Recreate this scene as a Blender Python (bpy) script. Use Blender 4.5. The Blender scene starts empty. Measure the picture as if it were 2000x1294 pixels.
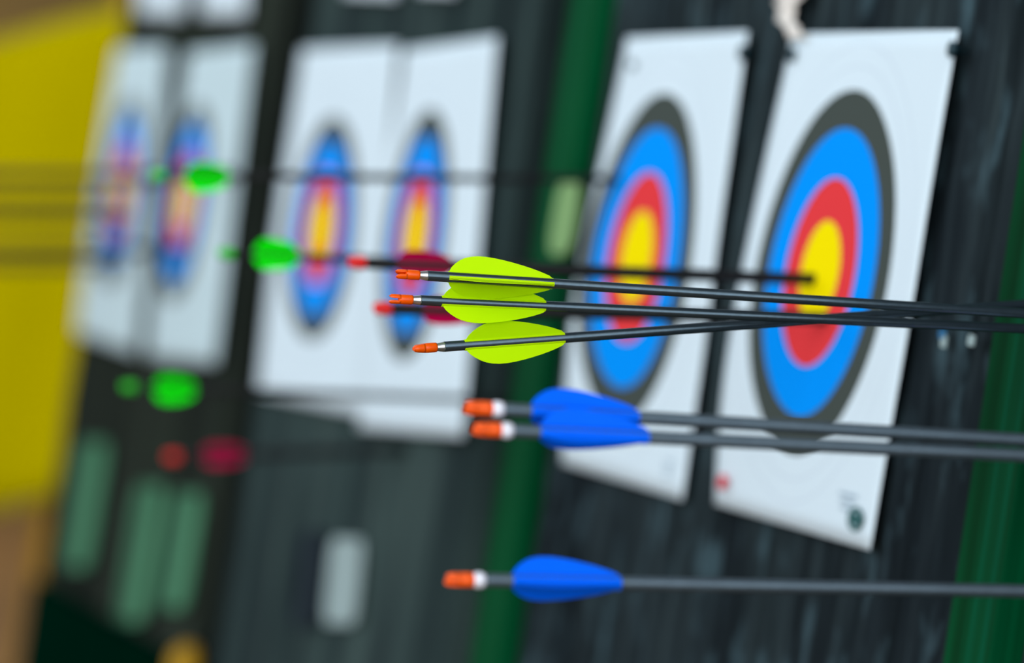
import bpy, bmesh, math, random
from mathutils import Vector, Matrix, noise

random.seed(7)
S = bpy.context.scene
COL = S.collection
PI = math.pi

# ------------------------------------------------------------------ camera frame
W_PX, H_PX, F_PX = 2000.0, 1294.0, 9500.0
CAM = Vector((0.0, 0.0, 1.35))
w = Vector((-2640.0, -505.0, F_PX)).normalized()          # along the row of butts, away (cam x right, y down, z forward)
v = Vector((-0.152, 1.0, 0.0)); v.z = -(w.x*v.x + w.y*v.y)/w.z; v.normalize()
m = v.cross(w)                                            # into the butts
D = 1.427                                                 # distance camera -> plane of the butts

def ray(px):
    r = Vector(((px[0]-W_PX/2)/F_PX, (px[1]-H_PX/2)/F_PX, 1.0))
    return Vector((r.dot(m), r.dot(w), -r.dot(v)))
def wallpt(px, off=0.0):
    r = ray(px); return CAM + r*((D-off)/r.x)
def at_depth(px, z):
    return CAM + ray(px)*z

cam = bpy.data.cameras.new('camera'); co = bpy.data.objects.new('camera', cam); COL.objects.link(co)
right = Vector((m.x, w.x, -v.x)); down = Vector((m.y, w.y, -v.y)); fwd = Vector((m.z, w.z, -v.z))
M = Matrix((right, -down, -fwd)).transposed().to_4x4(); M.translation = CAM
co.matrix_world = M
cam.sensor_width = 36.0; cam.lens = F_PX*36.0/W_PX
cam.clip_start = 0.05; cam.clip_end = 200
cam.dof.use_dof = True; cam.dof.focus_distance = 3.51; cam.dof.aperture_fstop = 3.3
S.camera = co

# ------------------------------------------------------------------ materials
def lin(c): return tuple(((x/255.0)/12.92 if x/255.0 <= .04045 else (((x/255.0)+.055)/1.055)**2.4) for x in c)
def new_mat(name):
    mt = bpy.data.materials.new(name); mt.use_nodes = True
    nt = mt.node_tree; b = nt.nodes['Principled BSDF']
    return mt, nt, b
def simple(name, rgb, rough=.5, metal=0.0, spec=.3, var=.06, scale=60.0, trans=0.0):
    mt, nt, b = new_mat(name)
    c = lin(rgb) if max(rgb) > 1 else rgb
    tc = nt.nodes.new('ShaderNodeTexCoord'); n = nt.nodes.new('ShaderNodeTexNoise')
    n.inputs['Scale'].default_value = scale; n.inputs['Detail'].default_value = 4
    nt.links.new(tc.outputs['Object'], n.inputs['Vector'])
    r = nt.nodes.new('ShaderNodeValToRGB')
    r.color_ramp.elements[0].position = .3; r.color_ramp.elements[1].position = .7
    r.color_ramp.elements[0].color = (*[max(0, x*(1-var)) for x in c], 1)
    r.color_ramp.elements[1].color = (*[min(1, x*(1+var)) for x in c], 1)
    nt.links.new(n.outputs['Fac'], r.inputs['Fac']); nt.links.new(r.outputs['Color'], b.inputs['Base Color'])
    b.inputs['Roughness'].default_value = rough; b.inputs['Metallic'].default_value = metal
    b.inputs['Specular IOR Level'].default_value = spec
    b.inputs['Transmission Weight'].default_value = 0
    if trans:                                      # thin see-through plastic: part of the light passes to the other side
        tr = nt.nodes.new('ShaderNodeBsdfTranslucent'); mx = nt.nodes.new('ShaderNodeMixShader'); mx.inputs[0].default_value = trans
        nt.links.new(r.outputs['Color'], tr.inputs['Color']); nt.links.new(b.outputs[0], mx.inputs[1]); nt.links.new(tr.outputs[0], mx.inputs[2])
        nt.links.new(mx.outputs[0], nt.nodes['Material Output'].inputs[0])
    return mt
def streaky(name, cols, sx=40, sz=2.0, fleck=None, rough=.95, spec=.02, bump=.3):
    """board of vertically streaked, weathered fibre"""
    mt, nt, b = new_mat(name); N = nt.nodes; L = nt.links
    tc = N.new('ShaderNodeTexCoord'); mp = N.new('ShaderNodeMapping')
    mp.inputs['Scale'].default_value = (sx, sx, sz)
    L.new(tc.outputs['Object'], mp.inputs['Vector'])
    n = N.new('ShaderNodeTexNoise'); n.inputs['Scale'].default_value = 1; n.inputs['Detail'].default_value = 5; n.inputs['Roughness'].default_value = .6
    L.new(mp.outputs['Vector'], n.inputs['Vector'])
    r = N.new('ShaderNodeValToRGB'); els = r.color_ramp.elements
    while len(els) < len(cols): els.new(.5)
    for e, (p, c) in zip(els, cols): e.position = p; e.color = (*lin(c), 1)
    L.new(n.outputs['Fac'], r.inputs['Fac'])
    # broad stains
    mp2 = N.new('ShaderNodeMapping'); mp2.inputs['Scale'].default_value = (5, 5, 1.4)
    L.new(tc.outputs['Object'], mp2.inputs['Vector'])
    n2 = N.new('ShaderNodeTexNoise'); n2.inputs['Scale'].default_value = 1.3; n2.inputs['Detail'].default_value = 3
    L.new(mp2.outputs['Vector'], n2.inputs['Vector'])
    r2 = N.new('ShaderNodeValToRGB'); r2.color_ramp.elements[0].position = .35; r2.color_ramp.elements[1].position = .65
    r2.color_ramp.elements[0].color = (.55, .55, .6, 1); r2.color_ramp.elements[1].color = (1.15, 1.15, 1.15, 1)
    L.new(n2.outputs['Fac'], r2.inputs['Fac'])
    mx = N.new('ShaderNodeMix'); mx.data_type = 'RGBA'; mx.blend_type = 'MULTIPLY'; mx.inputs['Factor'].default_value = 1
    L.new(r.outputs['Color'], mx.inputs['A']); L.new(r2.outputs['Color'], mx.inputs['B'])
    out = mx.outputs['Result']
    if fleck:
        mp3 = N.new('ShaderNodeMapping'); mp3.inputs['Scale'].default_value = (26, 26, 13)
        L.new(tc.outputs['Object'], mp3.inputs['Vector'])
        n3 = N.new('ShaderNodeTexNoise'); n3.inputs['Scale'].default_value = 1; n3.inputs['Detail'].default_value = 3
        L.new(mp3.outputs['Vector'], n3.inputs['Vector'])
        r3 = N.new('ShaderNodeValToRGB'); r3.color_ramp.elements[0].position = .54; r3.color_ramp.elements[1].position = .86
        r3.color_ramp.elements[0].color = (0, 0, 0, 1); r3.color_ramp.elements[1].color = (1, 1, 1, 1)
        L.new(n3.outputs['Fac'], r3.inputs['Fac'])
        m2 = N.new('ShaderNodeMix'); m2.data_type = 'RGBA'
        m2.inputs['B'].default_value = (*lin(fleck), 1)
        L.new(r3.outputs['Color'], m2.inputs['Factor']); L.new(out, m2.inputs['A']); out = m2.outputs['Result']
    L.new(out, b.inputs['Base Color'])
    bp = N.new('ShaderNodeBump'); bp.inputs['Strength'].default_value = bump; bp.inputs['Distance'].default_value = .004
    L.new(n.outputs['Fac'], bp.inputs['Height']); L.new(bp.outputs['Normal'], b.inputs['Normal'])
    b.inputs['Roughness'].default_value = rough; b.inputs['Specular IOR Level'].default_value = spec
    return mt

WHITE = (216, 232, 240)
def face_material(name='printed_target_paper', WHITE=WHITE):
    """target face print: gold, red, blue, black on white, from the sheet's own UV (radius 1 = edge of black)"""
    mt, nt, b = new_mat(name); N = nt.nodes; L = nt.links
    uv = N.new('ShaderNodeUVMap'); uv.uv_map = 'UVMap'
    ln = N.new('ShaderNodeVectorMath'); ln.operation = 'LENGTH'
    L.new(uv.outputs['UV'], ln.inputs[0])
    sc = N.new('ShaderNodeMath'); sc.operation = 'MULTIPLY'; sc.inputs[1].default_value = .5
    L.new(ln.outputs['Value'], sc.inputs[0])
    r = N.new('ShaderNodeValToRGB'); r.color_ramp.interpolation = 'CONSTANT'; e = r.color_ramp.elements
    stops = [(0, GOLD), (.280, RED), (.514, BLUE), (.789, BLACK), (1.0, WHITE), (1.118, (196, 210, 222)), (1.128, WHITE),
             (1.245, (196, 210, 222)), (1.257, WHITE)]
    while len(e) < len(stops): e.new(.9)
    for el, (p, c) in zip(e, stops): el.position = p*.5; el.color = (*lin(c), 1)
    L.new(sc.outputs['Value'], r.inputs['Fac']); L.new(r.outputs['Color'], b.inputs['Base Color'])
    b.inputs['Roughness'].default_value = .9; b.inputs['Specular IOR Level'].default_value = .02
    return mt
GOLD, RED, BLUE, BLACK = (250, 228, 0), (228, 62, 66), (0, 148, 250), (70, 78, 74)
M_FACE = face_material()
M_FACE_DULL = face_material('printed_target_paper_dull', (196, 217, 222))  # same print on a duller, greener white
M_PAPER = simple('plain_paper', WHITE, .8, spec=.15, var=.02)
M_BUTT = streaky('weathered_butt_fibre', [(.30, (22, 31, 33)), (.50, (49, 64, 63)), (.70, (74, 90, 86))], 15, 1.0, None)
M_BUTTF = streaky('weathered_butt_mossy', [(.30, (26, 31, 27)), (.50, (39, 46, 39)), (.72, (54, 62, 53))], 20, 1.4, None)
M_BUTTN = streaky('weathered_butt_bark', [(.30, (18, 25, 27)), (.52, (38, 48, 51)), (.75, (60, 74, 76))], 34, 3.0, (74, 98, 106), bump=.6)
M_BACK = streaky('black_rubber_sheet', [(.3, (8, 12, 13)), (.6, (18, 24, 26)), (.8, (28, 36, 38))], 30, 1.2)
M_POST = streaky('green_painted_wood', [(.3, (0, 52, 24)), (.55, (0, 76, 42)), (.8, (0, 98, 68))], 50, .5, rough=.6, bump=.1)
M_DKGREEN = simple('dark_green_board', (0, 26, 16), .95, spec=0, var=.2, scale=10)
M_LABEL = simple('olive_label', (124, 164, 104), .7, var=.08, scale=30)
M_SHAFT = simple('black_carbon', (70, 86, 96), .25, metal=.75, var=.10, scale=220, spec=.5)
M_SHAFTB = simple('matt_black_shaft', (16, 18, 20), .5, var=.10, scale=100, spec=.2)
M_SHAFT_GREY = simple('grey_aluminium_shaft', (76, 90, 100), .42, metal=.55, var=.08, scale=120)
M_ORANGE = simple('orange_plastic', (255, 92, 0), .3, var=.08, scale=160, spec=.4, trans=.1)
M_SILVER = simple('brushed_aluminium', (205, 208, 210), .28, metal=.9, var=.04, scale=300)
M_SILVERM = simple('bright_collar', (232, 232, 242), .4, metal=.2, var=.02)
M_LIME = simple('lime_plastic_vane', (212, 255, 0), .6, var=.01, scale=40, spec=.1, trans=.32)
M_BLUEV = simple('blue_plastic_vane', (0, 106, 250), .55, var=.02, scale=40, spec=.06, trans=.15)
M_GREENV = simple('neon_green_vane', (0, 255, 0), .5, var=.02, spec=.05, trans=.2)
M_GREENN = simple('green_nock_plastic', (40, 190, 30), .4, var=.03)
M_PINK = simple('magenta_vane', (196, 0, 78), .5, var=.04, spec=.05, trans=.3)
M_REDN = simple('red_nock_plastic', (226, 36, 34), .4, var=.04)
M_YELLOW = simple('yellow_sheet', (160, 146, 0), .9, var=.06, scale=2.2, spec=.0)
M_OCHRE = simple('ochre_paint', (165, 125, 0), .7, var=.15, scale=8)
M_BROWN = simple('brown_boards', (98, 76, 36), .9, var=.35, scale=.9)
M_SAND = simple('sandy_ground', (140, 100, 50), .95, var=.25, scale=.8)
M_PIN = simple('dark_pin_plastic', (18, 52, 62), .4)
M_PINR = simple('red_pin_plastic', (214, 40, 60), .4)
M_EMB = simple('emblem_green', (0, 84, 84), .7, var=.5, scale=90)
M_INK = simple('grey_ink', (150, 170, 184), .8)
M_GREENPATCH = streaky('faded_green_sheet', [(.3, (52, 96, 72)), (.55, (76, 128, 96)), (.8, (104, 150, 124))], 12, 2.5, rough=.8)
M_PALE = simple('pale_sheet', (150, 170, 170), .8, var=.08, scale=15)
M_DARKPATCH = simple('dark_patch_fibre', (38, 46, 52), .95, spec=0, var=.2, scale=20)
M_CREAM = simple('cream_paper', (220, 214, 206), .8, var=.08, scale=30)
M_BLUESPOT = simple('blue_tape', (10, 96, 142), .6)

# ------------------------------------------------------------------ helpers
def obj(name, bm, mat, parent=None, smooth=False):
    me = bpy.data.meshes.new(name); bm.normal_update(); bm.to_mesh(me); bm.free()
    me.materials.append(mat)
    if smooth:
        for p in me.polygons: p.use_smooth = True
    o = bpy.data.objects.new(name, me); COL.objects.link(o)
    if parent: o.parent = parent
    return o
def tag(o, label, cat, group=None, kind=None):
    if kind: o['kind'] = kind
    if label: o['label'] = label
    if cat: o['category'] = cat
    if group: o['group'] = group
    return o
def empty(name, loc, label, cat, group=None):
    o = bpy.data.objects.new(name, None); COL.objects.link(o); o.location = loc
    o.empty_display_size = .02
    return tag(o, label, cat, group)
def box(bm, a, b):
    vs = [bm.verts.new((x, y, z)) for x in (a[0], b[0]) for y in (a[1], b[1]) for z in (a[2], b[2])]
    for f in ((0,1,3,2),(4,6,7,5),(0,4,5,1),(2,3,7,6),(0,2,6,4),(1,5,7,3)): bm.faces.new([vs[i] for i in f])
def bevel(bm, w_, seg=2):
    bmesh.ops.bevel(bm, geom=bm.edges[:], offset=w_, segments=seg, affect='EDGES', profile=.6)
def lathe(bm, prof, n=28, axis='x', cy=1.0, cz=1.0):
    """prof: (x, r) pairs along +x; closed at both ends"""
    rings = []
    for x, r in prof:
        rings.append([bm.verts.new((x, r*cy*math.cos(2*PI*i/n), r*cz*math.sin(2*PI*i/n))) for i in range(n)])
    for a, b in zip(rings, rings[1:]):
        for i in range(n): bm.faces.new((a[i], a[(i+1) % n], b[(i+1) % n], b[i]))
    bm.faces.new(rings[0][::-1]); bm.faces.new(rings[-1])
def Yat(x, y=647, off=0): return wallpt((x, y), off).y

# ------------------------------------------------------------------ setting
GZ = 0.0
bm = bmesh.new(); N_ = 60
for i in range(N_+1):
    for j in range(N_+1):
        x = -14+28*i/N_; y = -3+33*j/N_
        bm.verts.new((x, y, GZ + .03*noise.noise((x*.8, y*.8, 0))))
bm.verts.ensure_lookup_table()
for i in range(N_):
    for j in range(N_):
        a = i*(N_+1)+j; bm.faces.new([bm.verts[k] for k in (a, a+N_+1, a+N_+2, a+1)])
tag(obj('ground', bm, M_SAND, smooth=True), 'brown sandy ground of the shooting range', None, kind='structure')

XW = D                                       # front plane of the butts
BASE = CAM.z - .575                          # bottom of the butts
TOP = CAM.z + .95
yb = {  # edges along the row, read on the line y = 647
    'p0n': wallpt((2008, 1100)).y, 'p0f': Yat(1985), 'p1n': Yat(1100), 'p1f': Yat(1042), 'g1f': Yat(958),
    'p2n': Yat(512), 'p2f': Yat(462), 'end': Yat(150)}
# backing sheet behind the butts
bm = bmesh.new(); box(bm, (XW+.16, yb['p0n']-1.6, BASE-.02), (XW+.19, yb['end']+.03, TOP+.02))
o = obj('wall_back', bm, M_BACK); tag(o, 'black rubber backing sheet behind the target butts', None, kind='structure')

def butt(y0, y1, mat, label, seed):
    """a block of upright pressed-fibre layers with a slightly uneven front"""
    bm = bmesh.new(); n = max(8, int((y1-y0)/.012)); k = 60
    rnd = random.Random(seed); lay = 0
    offs = []
    for i in range(n+1):
        if i % 3 == 0: lay = rnd.uniform(-.0022, .0022)
        offs.append(lay)
    grid = [[bm.verts.new((XW+.004+offs[i]*1.0+.003*noise.noise((i*.3, j*.25, seed)), y0+(y1-y0)*i/n, BASE+(TOP-BASE)*j/k)) for j in range(k+1)] for i in range(n+1)]
    for i in range(n):
        for j in range(k): bm.faces.new((grid[i][j], grid[i][j+1], grid[i+1][j+1], grid[i+1][j]))
    # sides and back
    bk = [[bm.verts.new((XW+.155, y, z)) for z in (BASE, TOP)] for y in (y0, y1)]
    bm.faces.new([grid[0][j] for j in range(k, -1, -1)] + [bk[0][0], bk[0][1]])
    bm.faces.new([grid[n][j] for j in range(k+1)] + [bk[1][1], bk[1][0]])
    bm.faces.new([grid[i][k] for i in range(n, -1, -1)] + [bk[0][1], bk[1][1]])
    bm.faces.new([grid[i][0] for i in range(n+1)] + [bk[1][0], bk[0][0]])
    bm.faces.new((bk[0][0], bk[1][0], bk[1][1], bk[0][1]))
    bmesh.ops.recalc_face_normals(bm, faces=bm.faces[:])
    root = obj('target_butt', bm, mat); tag(root, label, 'archery butt', 'target butts in the row')
    return root
Y0n = yb['p0n']-1.45
butt(Y0n, yb['p0n']-.004, M_BUTTN, 'dark target butt at the right edge beyond the wide green post, holding the lime arrows', 3)
butt(yb['p0f']+.004, yb['p1n']-.004, M_BUTTN, 'dark rough target butt between the two green posts with two large target faces', 1)
butt(yb['g1f'], yb['p2n']-.004, M_BUTT, 'grey streaked target butt in the middle left of the green post', 5)
butt(yb['p2f']+.004, yb['end'], M_BUTTF, 'farthest grey green target butt beside the yellow sheet', 9)

def post(y0, y1, x0, label):
    bm = bmesh.new(); box(bm, (x0, y0, GZ-.02), (XW+.155, y1, TOP+.12)); bevel(bm, .003)
    t = obj('wooden_post', bm, M_POST); tag(t, label, 'post', 'posts between the butts'); return t
post(yb['p0n'], yb['p0f'], XW-.02, 'wide green painted post at the right edge of the picture')
post(yb['p1n'], yb['p1f'], XW-.016, 'green painted post with an olive label in the centre of the row')
bm = bmesh.new(); box(bm, (XW+.03, yb['p2n'], GZ-.02), (XW+.155, yb['p2f'], TOP+.12)); bevel(bm, .003)
tag(obj('wooden_post', bm, M_BACK), 'narrow black post between the middle and the farthest butt', 'post', 'posts between the butts')

def slab(name, pxs, mat, off, thick, label, cat, group=None, rnd=0.0, warp=0.0, sub=8):
    """flat piece lying against the butts: outline given where it is seen, laid on the wall plane"""
    pts = [wallpt(p, off) for p in pxs]
    c = sum(pts, Vector())/len(pts)
    # smooth outline
    if rnd:
        for _ in range(2):
            q = []
            for i, p in enumerate(pts):
                n = pts[(i+1) % len(pts)]; q += [p.lerp(n, rnd), p.lerp(n, 1-rnd)]
            pts = q
    bm = bmesh.new()
    fr = [bm.verts.new((-thick + warp*math.sin(i*1.9), p.y-c.y, p.z-c.z)) for i, p in enumerate(pts)]
    bk = [bm.verts.new((0, p.y-c.y, p.z-c.z)) for p in pts]
    n = len(pts)
    bm.faces.new(fr); bm.faces.new(bk[::-1])
    for i in range(n): bm.faces.new((fr[i], bk[i], bk[(i+1) % n], fr[(i+1) % n]))
    bmesh.ops.recalc_face_normals(bm, faces=bm.faces[:])
    o = obj(name, bm, mat); o.location = (XW-off, c.y, c.z)
    if label: tag(o, label, cat, group)
    return o

slab('post_label', [(1096, 345), (1138, 345), (1116, 498), (1068, 498)], M_LABEL, .0165, .001, 'pale olive green label on the green post in the centre', 'label', rnd=.2)

# ------------------------------------------------------------------ target faces
def bil(q, s, t):                              # q: tl tr br bl
    return (q[0]*(1-s)+q[1]*s)*(1-t) + (q[3]*(1-s)+q[2]*s)*t
def target_face(pxs, top, bot, label, bl=0.0, br=0.0, seed=0, plain=False, off=.006, dull=False, ux=1.0, name='paper_target', group='target faces pinned on the butts', power=1.3):
    q = [wallpt(p) for p in pxs]; ctr = sum(q, Vector())/4
    n = 28; bm = bmesh.new(); uvl = bm.loops.layers.uv.new('UVMap')
    a, b = wallpt(top), wallpt(bot); rc = (a+b)/2; R = (a-b).length/2
    # inverse bilinear of ring centre
    s = t = .5
    for _ in range(30):
        p = bil(q, s, t); e = rc-p; ds = bil(q, s+.01, t)-p; dt = bil(q, s, t+.01)-p
        det = ds.y*dt.z-ds.z*dt.y
        s += .01*(e.y*dt.z-e.z*dt.y)/det; t += .01*(ds.y*e.z-ds.z*e.y)/det
    Wd = ((q[0]-q[1]).length+(q[3]-q[2]).length)/2; Hd = ((q[0]-q[3]).length+(q[1]-q[2]).length)/2
    G = []
    for i in range(n+1):
        row = []
        for j in range(n+1):
            u, k = i/n, j/n; p = bil(q, u, k)
            bul = (bl*(1-u)**1.2 + br*u**2)*math.sin(PI*k**power) + .0015*(1+noise.noise((u*3+seed, k*3, seed*2.3)))
            row.append((bm.verts.new((-bul, p.y-ctr.y, p.z-ctr.z)), ((u-s)*Wd/R*ux, (k-t)*-Hd/R)))
        G.append(row)
    for i in range(n):
        for j in range(n):
            c4 = (G[i][j], G[i][j+1], G[i+1][j+1], G[i+1][j])
            f = bm.faces.new([c[0] for c in c4])
            for lp, c in zip(f.loops, c4): lp[uvl].uv = c[1] if not plain else (3+c[1][0], 3)
    bmesh.ops.recalc_face_normals(bm, faces=bm.faces[:])
    o = obj(name, bm, M_PAPER if plain else M_FACE_DULL if dull else M_FACE, smooth=True)
    o.location = (XW-off, ctr.y, ctr.z)
    sm = o.modifiers.new('thickness', 'SOLIDIFY'); sm.thickness = .0006; sm.offset = -1
    tag(o, label, 'target face', group)
    return o, ctr
def printed(parent, ctr, px, kind, size, off):
    c = wallpt(px); bm = bmesh.new()
    if kind == 'emblem':
        vs = []
        n = 28
        for r0, r1 in ((.0, .52), (.66, 1.0)):   # solid roundel inside a thin ring
            for i in range(n):
                a0, a1 = 2*PI*i/n, 2*PI*(i+1)/n
                P = lambda r, a: bm.verts.new((0, 1.9*size*r*math.cos(a), size*r*math.sin(a)))
                bm.faces.new((P(r0, a0), P(r1, a0), P(r1, a1), P(r0, a1)) if r0 > 0 else (P(0, 0), P(r1, a0), P(r1, a1)))
        mt = M_EMB
    else:
        for r in range(3):                       # three short lines of small print
            for k_ in range(9-r*2):
                x0 = -size+k_*size*.23+r*size*.25
                box(bm, (-.0001, x0, -.006*r), (0, x0+size*.16, -.006*r+.0026))
        mt = M_INK
    o = obj('printed_emblem' if kind == 'emblem' else 'printed_text', bm, mt, parent)
    o.location = (-off, c.y-ctr.y, c.z-ctr.z)
    return o
def pin(px, mat, label, r=.006, off=.006, sink=.02, lenh=.006):
    c = wallpt(px, off)
    bm = bmesh.new(); lathe(bm, [(-lenh, r*.55), (-lenh*.9, r*.85), (-lenh*.5, r), (-lenh*.1, r*.8), (0, r*.4), (.001, .0012), (sink, .0008)], 20)
    o = obj('push_pin', bm, mat, smooth=True); o.location = c
    return tag(o, label, 'pin', 'pins holding the target faces')

P1, c1 = target_face([(1562, 68), (1886, 61), (1715, 1076), (1409, 986)], (1684, 178), (1572, 892),
    'largest target face, rightmost, its lower right corner showing a round emblem', bl=.012, br=-.0, seed=1)
P2, c2 = target_face([(1238, 76), (1476, 64), (1347, 978), (1112, 906)], (1331, 188), (1210, 822),
    'second target face from the right, left of the largest one on the same butt', bl=.014, seed=2)
P3, c3 = target_face([(806, 100), (988, 74), (921, 856), (716, 838)], (860, 216), (806, 708),
    'target face on the middle butt, right of its neighbour and just behind the lime vanes', bl=.006, seed=3, ux=1.1, off=.009)
P4, c4 = target_face([(600, 98), (788, 88), (728, 815), (513, 768)], (676, 226), (608, 668),
    'target face at the left of the middle butt, behind the round neon green vane', bl=.004, seed=4, ux=.82)
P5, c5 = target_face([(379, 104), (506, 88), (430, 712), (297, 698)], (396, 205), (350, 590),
    'blurred target face on the farthest butt, the right one of its pair', bl=.004, seed=5, dull=True)
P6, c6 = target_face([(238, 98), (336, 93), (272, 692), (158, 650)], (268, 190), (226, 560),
    'blurred target face at the far left edge of the row beside the yellow sheet', bl=.004, seed=6, dull=True)
ue = lambda a, b, c, d: (a, b, c, d)
def upper(bl_, br_, label, seed):
    a, b = wallpt(bl_), wallpt(br_); hh = .42
    q = [(bl_[0]+45, bl_[1]-560), (br_[0]+45, br_[1]-560), br_, bl_]
    return target_face(q, (q[0][0]*.5+q[1][0]*.5, q[0][1]+90), (q[3][0]*.5+q[2][0]*.5-8, bl_[1]-110), label, seed=seed, group='lower ends of the upper row of sheets')
upper((277, 30), (365, 35), 'lower end of the upper sheet at the far left of the top edge', 11)
upper((400, 32), (490, 35), 'lower end of the second sheet from the left along the top edge', 12)
upper((682, -8), (784, -2), 'lower end of the white sheet at the top edge above the middle butt, left one', 13)
upper((828, -12), (900, -8), 'sliver of white sheet at the top edge above the middle butt, right one', 14)
# sheet on the near butt beyond the wide post
target_face([(2160, 1100), (2420, 1100), (2240, 2000), (1976, 1900)], (2260, 1200), (2140, 1800), 'white sheet edge in the bottom right corner past the wide green post', seed=15)

printed(P1, c1, (1691, 1016), 'emblem', .0105, .0035)
printed(P1, c1, (1676, 972), 'text', .022, .0035)
printed(P2, c2, (1324, 908), 'text', .013, .0035)
pin((1866, 97), M_PIN, 'dark pin in the upper right corner of the largest target face', .0075, .009)
pin((1552, 108), M_PIN, 'dark pin at the upper left edge of the largest target face', .007, .009)
pin((1456, 103), M_PIN, 'dark pin in the upper right corner of the second target face from the right', .008, .009)
pin((1240, 128), M_PIN, 'dark pin at the upper left edge of the second target face from the right', .0045, .009)
pin((1417, 942), M_PINR, 'small red pin at the lower left edge of the largest target face', .0075, .012)

# scraps and patches on the butts
def scrap(px, wpx, hpx, mat, label, name='paper_scrap', lean=-.15, off=.004, th=.0015, cat='paper scrap', rnd=.10, warp=.0004):
    x, y = px; h2 = hpx/2; w2 = wpx/2
    return slab(name, [(x-w2-lean*h2, y-h2), (x+w2-lean*h2, y-h2+2), (x+w2+lean*h2, y+h2), (x-w2+lean*h2, y+h2-3)], mat, off, th, label, cat, rnd=rnd, warp=warp)
scrap((672, 1135), 62, 170, M_PALE, 'pale grey strip low on the middle butt', lean=-.1)
scrap((606, 1130), 50, 190, M_DARKPATCH, 'dark upright patch beside the pale strip on the middle butt', name='dark_patch', cat='patch', lean=-.1)  # flat piece, darker than the butt around it
scrap((166, 985), 56, 250, M_GREENPATCH, 'leftmost faded green strip low on the farthest butt', name='faded_strip', cat='strip')
scrap((276, 1080), 56, 270, M_GREENPATCH, 'middle faded green strip low on the farthest butt', name='faded_strip', cat='strip')
scrap((352, 1075), 60, 230, M_GREENPATCH, 'rightmost faded green strip low on the farthest butt', name='faded_strip', cat='strip')
scrap((1845, 667), 9, 26, M_PALE, 'small pale fleck stuck on the rough butt under the black arrows', lean=-.1, off=.006)
scrap((1842, 652), 10, 22, M_BLUESPOT, 'tiny blue bit of tape on the rough butt under the black arrows', name='tape_bit', cat='tape', off=.006)
scrap((1899, 665), 11, 24, M_PALE, 'tiny pale fleck near the right green post under the black arrows', off=.006)
scrap((1938, 811), 13, 24, M_PALE, 'round pale fleck beside the right green post', off=.006)
# torn paper on top of the largest face
bm = bmesh.new(); n = 10; c = wallpt((1570, 30), .01)
rows = []
for j in range(13):
    t = j/12; cx = 1560+6*math.sin(t*7)+ (14 if t > .8 else 0)*t; y = -60+t*140
    hw = 22+10*math.sin(t*5+.8) + (10*(t-.6) if t > .6 else 0)
    rr = []
    for i in range(n+1):
        u = i/n; p = wallpt((cx-hw+2*hw*u+3*noise.noise((t*9, i, 3)), y))
        rr.append(bm.verts.new((-.006-.010*abs(noise.noise((u*3, t*5, 1)))-.004*math.sin(PI*u), p.y-c.y, p.z-c.z)))
    rows.append(rr)
for a, b in zip(rows, rows[1:]):
    for i in range(n): bm.faces.new((a[i], b[i], b[i+1], a[i+1]))
bmesh.ops.recalc_face_normals(bm, faces=bm.faces[:])
o = obj('torn_paper', bm, M_CREAM, smooth=True); o.location = (XW-.002, c.y, c.z)
sm = o.modifiers.new('thickness', 'SOLIDIFY'); sm.thickness = .0006
tag(o, 'crumpled torn cream paper hanging above the upper left corner of the largest target face', 'paper scrap')

# lower left corner: dark green corner board and yellow knob
bm = bmesh.new()
yy0, yy1 = Y0n, yb['end']+.0
for k in range(5):
    z1 = BASE-.004-k*(BASE-GZ)/5; z0 = z1-(BASE-GZ)/5+.006
    box(bm, (XW-.012, yy0, max(z0, -.02)), (XW+.155, yy1, z1))
tag(obj('trim_1', bm, M_DKGREEN), 'very dark green boarding below the row of target butts', None, kind='structure')
bm = bmesh.new(); lathe(bm, [(-.03, .012), (-.027, .026), (-.016, .036), (0, .038)], 28)
o = obj('yellow_knob', bm, M_OCHRE, smooth=True); o.location = wallpt((374, 1312), .012); tag(o, 'yellow ochre knob at the bottom edge on the dark green boarding', 'knob')

# ------------------------------------------------------------------ beyond the row: yellow sheet, ground, brown shed
def facing(pxs, z, mat, name, thick, n=16, wave=.02):
    q = [at_depth(p, z) for p in pxs]; c = sum(q, Vector())/4
    bm = bmesh.new(); G = []
    nrm = (q[1]-q[0]).cross(q[3]-q[0]).normalized()
    for i in range(n+1):
        G.append([bm.verts.new(bil(q, i/n, j/n)-c + nrm*wave*math.sin(i*.9+j*.15)) for j in range(n+1)])
    for i in range(n):
        for j in range(n): bm.faces.new((G[i][j], G[i][j+1], G[i+1][j+1], G[i+1][j]))
    o = obj(name, bm, mat, smooth=True); o.location = c
    sm = o.modifiers.new('thickness', 'SOLIDIFY'); sm.thickness = thick
    return o
o = facing([(-520, 205), (330, -10), (170, 950), (-620, 1160)], 9.6, M_YELLOW, 'yellow_sheet', .01)
tag(o, 'large plain yellow sheet hanging beyond the left end of the row', 'sheet')
pl, pr = at_depth((-60, 1100), 11), at_depth((60, 1100), 11)
for px, lab in (((-640, 1000), 'far'), ((112, 1000), 'near')):
    p = at_depth(px, 9.7)
    bm = bmesh.new(); lathe(bm, [(0, .035), (2.6, .03)], 20)
    o = obj('ochre_pole', bm, M_OCHRE, smooth=True); o.rotation_euler = (0, -PI/2, 0); o.location = (p.x, p.y, -.02)
    tag(o, 'ochre upright pole carrying the %s edge of the yellow sheet' % ('right' if lab == 'near' else 'left'), 'pole', 'poles of the yellow sheet')
bm = bmesh.new(); box(bm, (-9, 21.0, GZ-.05), (8, 21.3, 7)); bevel(bm, .02)
tag(obj('wall_far', bm, M_BROWN), 'brown boarded wall far behind the range', None, kind='structure')

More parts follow.
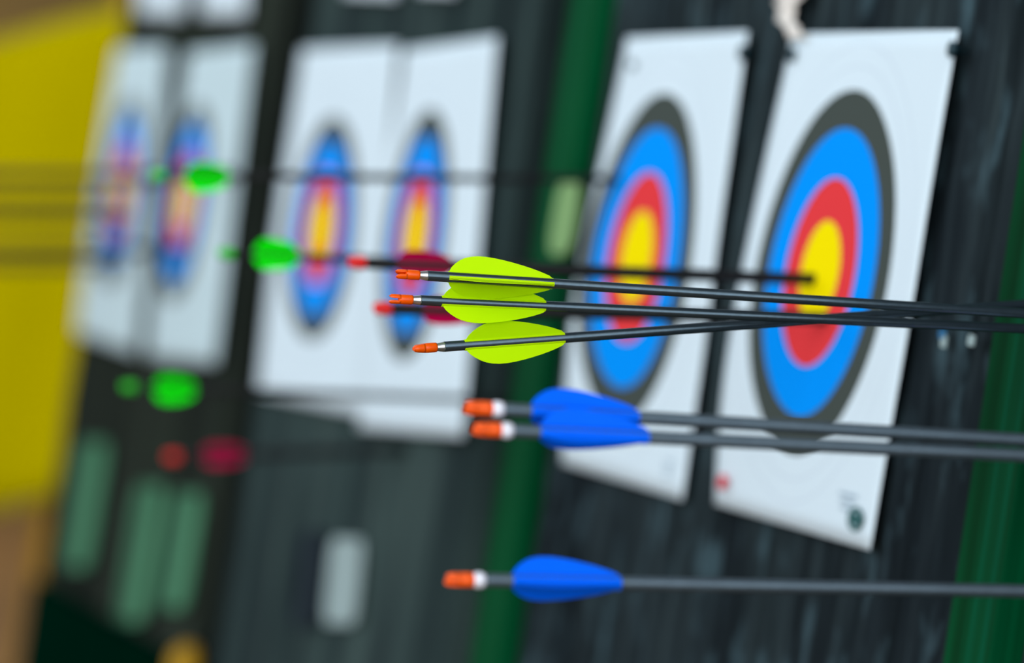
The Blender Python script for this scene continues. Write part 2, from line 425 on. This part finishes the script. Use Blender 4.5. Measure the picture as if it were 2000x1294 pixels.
# ------------------------------------------------------------------ arrows
PROF = [(0, .02), (.03, .30), (.07, .52), (.12, .72), (.17, .86), (.23, .95), (.30, 1.0), (.38, .995), (.46, .95), (.55, .87), (.64, .765),
        (.73, .64), (.81, .51), (.88, .385), (.94, .26), (.98, .17), (1.0, .06)]
PROF_S = [(0, .05), (.04, .5), (.10, .78), (.2, .95), (.32, 1.0), (.5, .97), (.68, .85), (.82, .66), (.93, .42), (1, .1)]
STY = {
 'lime':  dict(r=.00372, nl=.0175, nr=.0036, bl=.0056, gap=.0165, vl=.0775, vh=.0142, prof=PROF, vane=M_LIME, nock=M_ORANGE, bush=M_SILVER, shaft=M_SHAFT),
 'blue':  dict(foot=.8, r=.00440, nl=.0185, nr=.0048, bl=.0072, gap=.0190, vl=.0715, vh=.0125, prof=PROF, vane=M_BLUEV, nock=M_ORANGE, bush=M_SILVERM, shaft=M_SHAFT_GREY),
 'green': dict(r=.00380, nl=.0150, nr=.0056, bl=.0040, gap=.0150, vl=.0440, vh=.0135, prof=PROF_S, vane=M_GREENV, nock=M_GREENN, bush=M_SHAFTB, shaft=M_SHAFTB),
 'pink':  dict(r=.00540, nl=.0150, nr=.0060, bl=.0040, gap=.0240, vl=.0480, vh=.0088, prof=PROF_S, vane=M_PINK, nock=M_REDN, bush=M_SHAFTB, shaft=M_SHAFTB),
 'plain': dict(r=.00600, nl=.0150, nr=.0055, bl=.0040, gap=.0200, vl=.0480, vh=.0110, prof=PROF_S, vane=M_BLUEV, nock=M_REDN, bush=M_SHAFTB, shaft=M_SHAFTB),
}
def nock_mesh(nl, nr):
    bm = bmesh.new(); n = 20
    # body, with a waist where it meets the slot
    lathe(bm, [(nl*.41, nr*.55), (nl*.43, nr*.86), (nl*.5, nr*.97), (nl*.66, nr*1.0), (nl*.80, nr*1.0), (nl*.93, nr*.98), (nl, nr*.93)], 28)
    # two prongs either side of the string slot
    for sgn in (1, -1):
        rings = []
        for t, sc, slot, yw in ((0, .35, .62, .45), (.05, .72, .46, .62), (.15, .93, .32, .74), (.35, 1.0, .25, .80), (.6, 1.0, .22, .84), (.85, 1.0, .26, .92), (1.08, .98, .2, .97)):
            x = nl*.44*t; rr = nr*sc; z0 = nr*slot*.98 if t > 0 else nr*.56
            z0 = min(z0, rr*.9) if t > .01 else nr*.56
            ring = []
            if t == 0: zc = nr*.66; pts = [(nr*.34*math.cos(2*PI*i/12), zc+nr*.10*math.sin(2*PI*i/12)) for i in range(12)]
            else:
                a0 = math.asin(min(.98, z0/rr)); pts = []
                for i in range(9):
                    a = a0+(PI-2*a0)*i/8; pts.append((rr*yw*math.cos(a), rr*math.sin(a)))
                pts += [(pts[-1][0]*(1-2*k/4), z0) for k in range(1, 4)]
                # start of list is at angle a0 (right), ends left, then back along flat
            rings.append([bm.verts.new((x, y, z*sgn)) for y, z in pts])
        for a, b in zip(rings, rings[1:]):
            k = len(a)
            for i in range(k): bm.faces.new((a[i], a[(i+1) % k], b[(i+1) % k], b[i]))
        bm.faces.new(rings[0]); bm.faces.new(rings[-1])
    bmesh.ops.recalc_face_normals(bm, faces=bm.faces[:])
    return bm
def vane_mesh(st, x0):
    bm = bmesh.new(); r = st['r']; th = .00028
    rows = []
    for t, h in st['prof']:
        x = x0+st['vl']*t; zt = r*.97+st['vh']*h
        ring = []
        for k in range(5):
            f = k/4; ring.append((x + (-.0010*f*math.sin(PI*min(1, t*1.2)) if t < .8 else 0), th*(1.2-.7*f), r*.95+(zt-r*.95)*f))
        rows.append(ring)
    A = [[bm.verts.new((x, y, z)) for x, y, z in rg] for rg in rows]
    B = [[bm.verts.new((x, -y, z)) for x, y, z in rg] for rg in rows]
    for i in range(len(rows)-1):
        for k in range(4):
            bm.faces.new((A[i][k], A[i+1][k], A[i+1][k+1], A[i][k+1]))
            bm.faces.new((B[i][k], B[i][k+1], B[i+1][k+1], B[i+1][k]))
        bm.faces.new((A[i][4], A[i+1][4], B[i+1][4], B[i][4])); bm.faces.new((A[i][0], B[i][0], B[i+1][0], A[i+1][0]))
    bm.faces.new([A[0][k] for k in range(5)]+[B[0][k] for k in range(4, -1, -1)])
    bm.faces.new([A[-1][k] for k in range(5)]+[B[-1][k] for k in range(4, -1, -1)])
    # glued foot hugging the shaft
    fw = st['r']*st.get('foot', .42); L = st['vl']; rr = r+.0002
    P = [[bm.verts.new((x0-.0006+(L+.0012)*i, y, math.sqrt(max(0, rr*rr-y*y))+dz)) for y, dz in ((-fw, -.0003), (-fw, .0002), (0, .0006), (fw, .0002), (fw, -.0003))] for i in (0, 1)]
    for k in range(5): bm.faces.new((P[0][k], P[0][(k+1) % 5], P[1][(k+1) % 5], P[1][k]))
    bm.faces.new(P[0][::-1]); bm.faces.new(P[1])
    bmesh.ops.recalc_face_normals(bm, faces=bm.faces[:])
    return bm
MESH = {}
def arrow(style, N, E, roll, nroll, label, group, sink=.03):
    """N: end of the nock, E: where the shaft enters the butt (both world points)"""
    st = STY[style]; d = (E-N); L = d.length; d.normalize()
    up = Vector((0, 0, 1)); y = up.cross(d).normalized(); z = d.cross(y)
    root = empty('arrow', (0, 0, 0), label, 'arrow', group)
    R = Matrix((d, y, z)).transposed().to_4x4() @ Matrix.Rotation(roll, 4, 'X'); R.translation = N
    root.matrix_world = R
    nl, bl, r = st['nl'], st['bl'], st['r']
    xs = nl+bl
    bm = bmesh.new(); lathe(bm, [(xs, r*.90), (xs+.0006, r), (L+sink, r), (L+sink+.012, r*.3)], 32)
    obj('shaft', bm, st['shaft'], root, smooth=True)
    if style not in MESH:
        MESH[style] = []
        a = obj('nock', nock_mesh(nl, st['nr']), st['nock'], root, smooth=True)
        for p in a.data.polygons: p.use_smooth = True
        bm = bmesh.new()
        if style == 'blue': lathe(bm, [(nl-.0005, r*.9), (nl+.0008, r*1.15), (nl+bl*.5, r*1.25), (nl+bl*.85, r*1.15), (nl+bl+.0003, r*.98)], 32)
        else: lathe(bm, [(nl-.0008, r*.74), (nl+.0002, r*.76), (nl+bl*.75, r*.93), (nl+bl*.97, r*.985), (nl+bl+.0003, r*.99)], 32)
        b = obj('collar', bm, st['bush'], root, smooth=True)
        c = obj('vane', vane_mesh(st, xs+st['gap']), st['vane'], root)
        MESH[style] = [a, b, c]
    else:
        a, b, c = [o.copy() for o in MESH[style]]
        for o in (a, b, c): COL.objects.link(o); o.parent = root
    a.rotation_euler = (nroll, 0, 0); b.rotation_euler = (0, 0, 0); c.rotation_euler = (0, 0, 0)
    for k in (1, 2):
        o = c.copy(); COL.objects.link(o); o.parent = root; o.rotation_euler = (k*2*PI/3, 0, 0)
    print('ARROW', style, 'L=%.3f depth=%.2f dir=%s' % (L, (N-CAM).dot(Vector((m.z, w.z, -v.z))), tuple(round(q, 3) for q in d)))
    return root
def line_entry(Np, a, b, dy):
    """entry point on the plane of the butts, on the line seen through a and b, dy along the row from the nock"""
    nrm = ray(a).cross(ray(b)); X = D; Y = Np.y+dy
    return Vector((X, Y, CAM.z-(nrm.x*X+nrm.y*Y)/nrm.z))
R_ = math.radians
# lime vaned arrows, in focus
N1 = at_depth((773, 534.3), 3.49); E1 = line_entry(N1, (773, 534.3), (2000, 612), .00)
arrow('lime', N1, E1, R_(95), R_(-118), 'topmost of the three lime vaned black arrows, one vane seen edge on', 'lime vaned arrows in sharp focus', sink=.08)
N2 = at_depth((760, 583), 3.50); E2 = line_entry(N2, (760, 583), (2000, 641.5), .015)
arrow('lime', N2, E2, R_(-97), R_(100), 'middle one of the three lime vaned arrows, its orange nock slot open to view', 'lime vaned arrows in sharp focus', sink=.08)
N3 = at_depth((808, 681), 3.50); E3 = line_entry(N3, (808, 681), (2000, 594), .07)
arrow('lime', N3, E3, R_(-97), R_(7), 'lowest of the three lime vaned arrows, rising to the right behind the other two', 'lime vaned arrows in sharp focus', sink=.08)
# blue vaned arrows, nearer
for a, b, roll, lab, dep in (((907, 795), (2000, 859), 99, 'upper one of the two touching blue vaned arrows with orange nocks', 3.12),
                        ((924, 837), (2000, 889), 108, 'lower one of the two touching blue vaned arrows with orange nocks', 3.10),
                        ((870, 1131), (2000, 1154), 97, 'single blue vaned arrow near the bottom with orange nock', 3.11)):
    Np = at_depth(a, dep); arrow('blue', Np, line_entry(Np, a, b, .0), R_(roll), R_(-60), lab, 'blue vaned arrows')
# arrows farther away whose entry can be seen
def far_arrow(style, a, e, lab, group, roll=-90, k=0.0, off=0.0):
    E = wallpt(e, off); r = ray(a); t = (E.y-k)/r.y
    arrow(style, CAM+r*t, E, R_(roll), R_(30), lab, group)
far_arrow('green', (238, 755), (1010, 783), 'lowest green vaned arrow at the left, below the far target faces', 'neon green vaned arrows')
far_arrow('green', (426, 494), (1330, 536), 'middle green vaned arrow in front of the dark gap between butts', 'neon green vaned arrows', roll=-100)
far_arrow('green', (294, 342), (1238, 351), 'highest green vaned arrow in front of the far target faces', 'neon green vaned arrows', roll=-80)
far_arrow('pink', (680, 512), (1618, 546), 'magenta vaned arrow stuck in the gold of the largest target face', 'magenta vaned arrows', roll=-95)
far_arrow('pink', (730, 602), (1640, 622), 'magenta vaned arrow half hidden by the lime vanes, lower one', 'magenta vaned arrows', roll=-85)
far_arrow('pink', (324, 893), (782, 877), 'magenta vaned arrow stuck in the grey butt below the target faces', 'magenta vaned arrows', roll=-100)
# arrows in the farthest faces, their nocks beyond the left edge
for i, (a, e, lab) in enumerate((((-420, 338), (300, 349), 'black arrow shaft crossing the top of the yellow sheet, upper'),
              ((-380, 352), (470, 342), 'black arrow shaft crossing the yellow sheet just under the topmost shaft'),
              ((-420, 392), (246, 396), 'black arrow shaft across the yellow sheet, into the gold of the leftmost face'),
              ((-430, 428), (262, 430), 'black arrow shaft across the yellow sheet, third from the top'),
              ((-400, 492), (380, 488), 'black arrow shaft across the yellow sheet, above the lowest one'),
              ((-420, 520), (232, 514), 'lowest black arrow shaft across the yellow sheet'))):
    far_arrow('plain', a, e, lab, 'black arrows reaching in from the left edge')

# ------------------------------------------------------------------ light: open shade, bright sky low behind the camera, dark overhead
wd = bpy.data.worlds.new('world'); S.world = wd; wd.use_nodes = True; nt = wd.node_tree; N = nt.nodes; L = nt.links
bg = N['Background']; tc = N.new('ShaderNodeTexCoord'); sp = N.new('ShaderNodeSeparateXYZ'); L.new(tc.outputs['Generated'], sp.inputs[0])
mr = N.new('ShaderNodeMapRange'); mr.inputs['From Min'].default_value = -1; mr.inputs['From Max'].default_value = 1
L.new(sp.outputs['Z'], mr.inputs['Value'])
r = N.new('ShaderNodeValToRGB'); e = r.color_ramp.elements
st = [(0, (.42, .44, .45)), (.40, (.72, .78, .82)), (.48, (1.0, 1.12, 1.26)), (.62, (1.36, 1.54, 1.74)), (.74, (.66, .75, .83)), (.84, (.20, .22, .24)), (1, (.05, .05, .05))]
while len(e) < len(st): e.new(.9)
for el, (p, c) in zip(e, st): el.position = p; el.color = (*c, 1)
L.new(mr.outputs['Result'], r.inputs['Fac']); L.new(r.outputs['Color'], bg.inputs['Color']); bg.inputs['Strength'].default_value = 1.0
sun = bpy.data.lights.new('sun', 'SUN'); so = bpy.data.objects.new('sun', sun); COL.objects.link(so)
sun.energy = 1.6; sun.angle = R_(95); sun.color = (1, .98, .95)
so.rotation_euler = Vector((-.48, -.85, .10)).to_track_quat('Z', 'Y').to_euler(); so.location = (-3, -4, 5)

S.view_settings.view_transform = 'Standard'; S.view_settings.look = 'None'
S.view_settings.exposure = 0.55; S.view_settings.gamma = 1.0; S.view_settings.use_curve_mapping = False
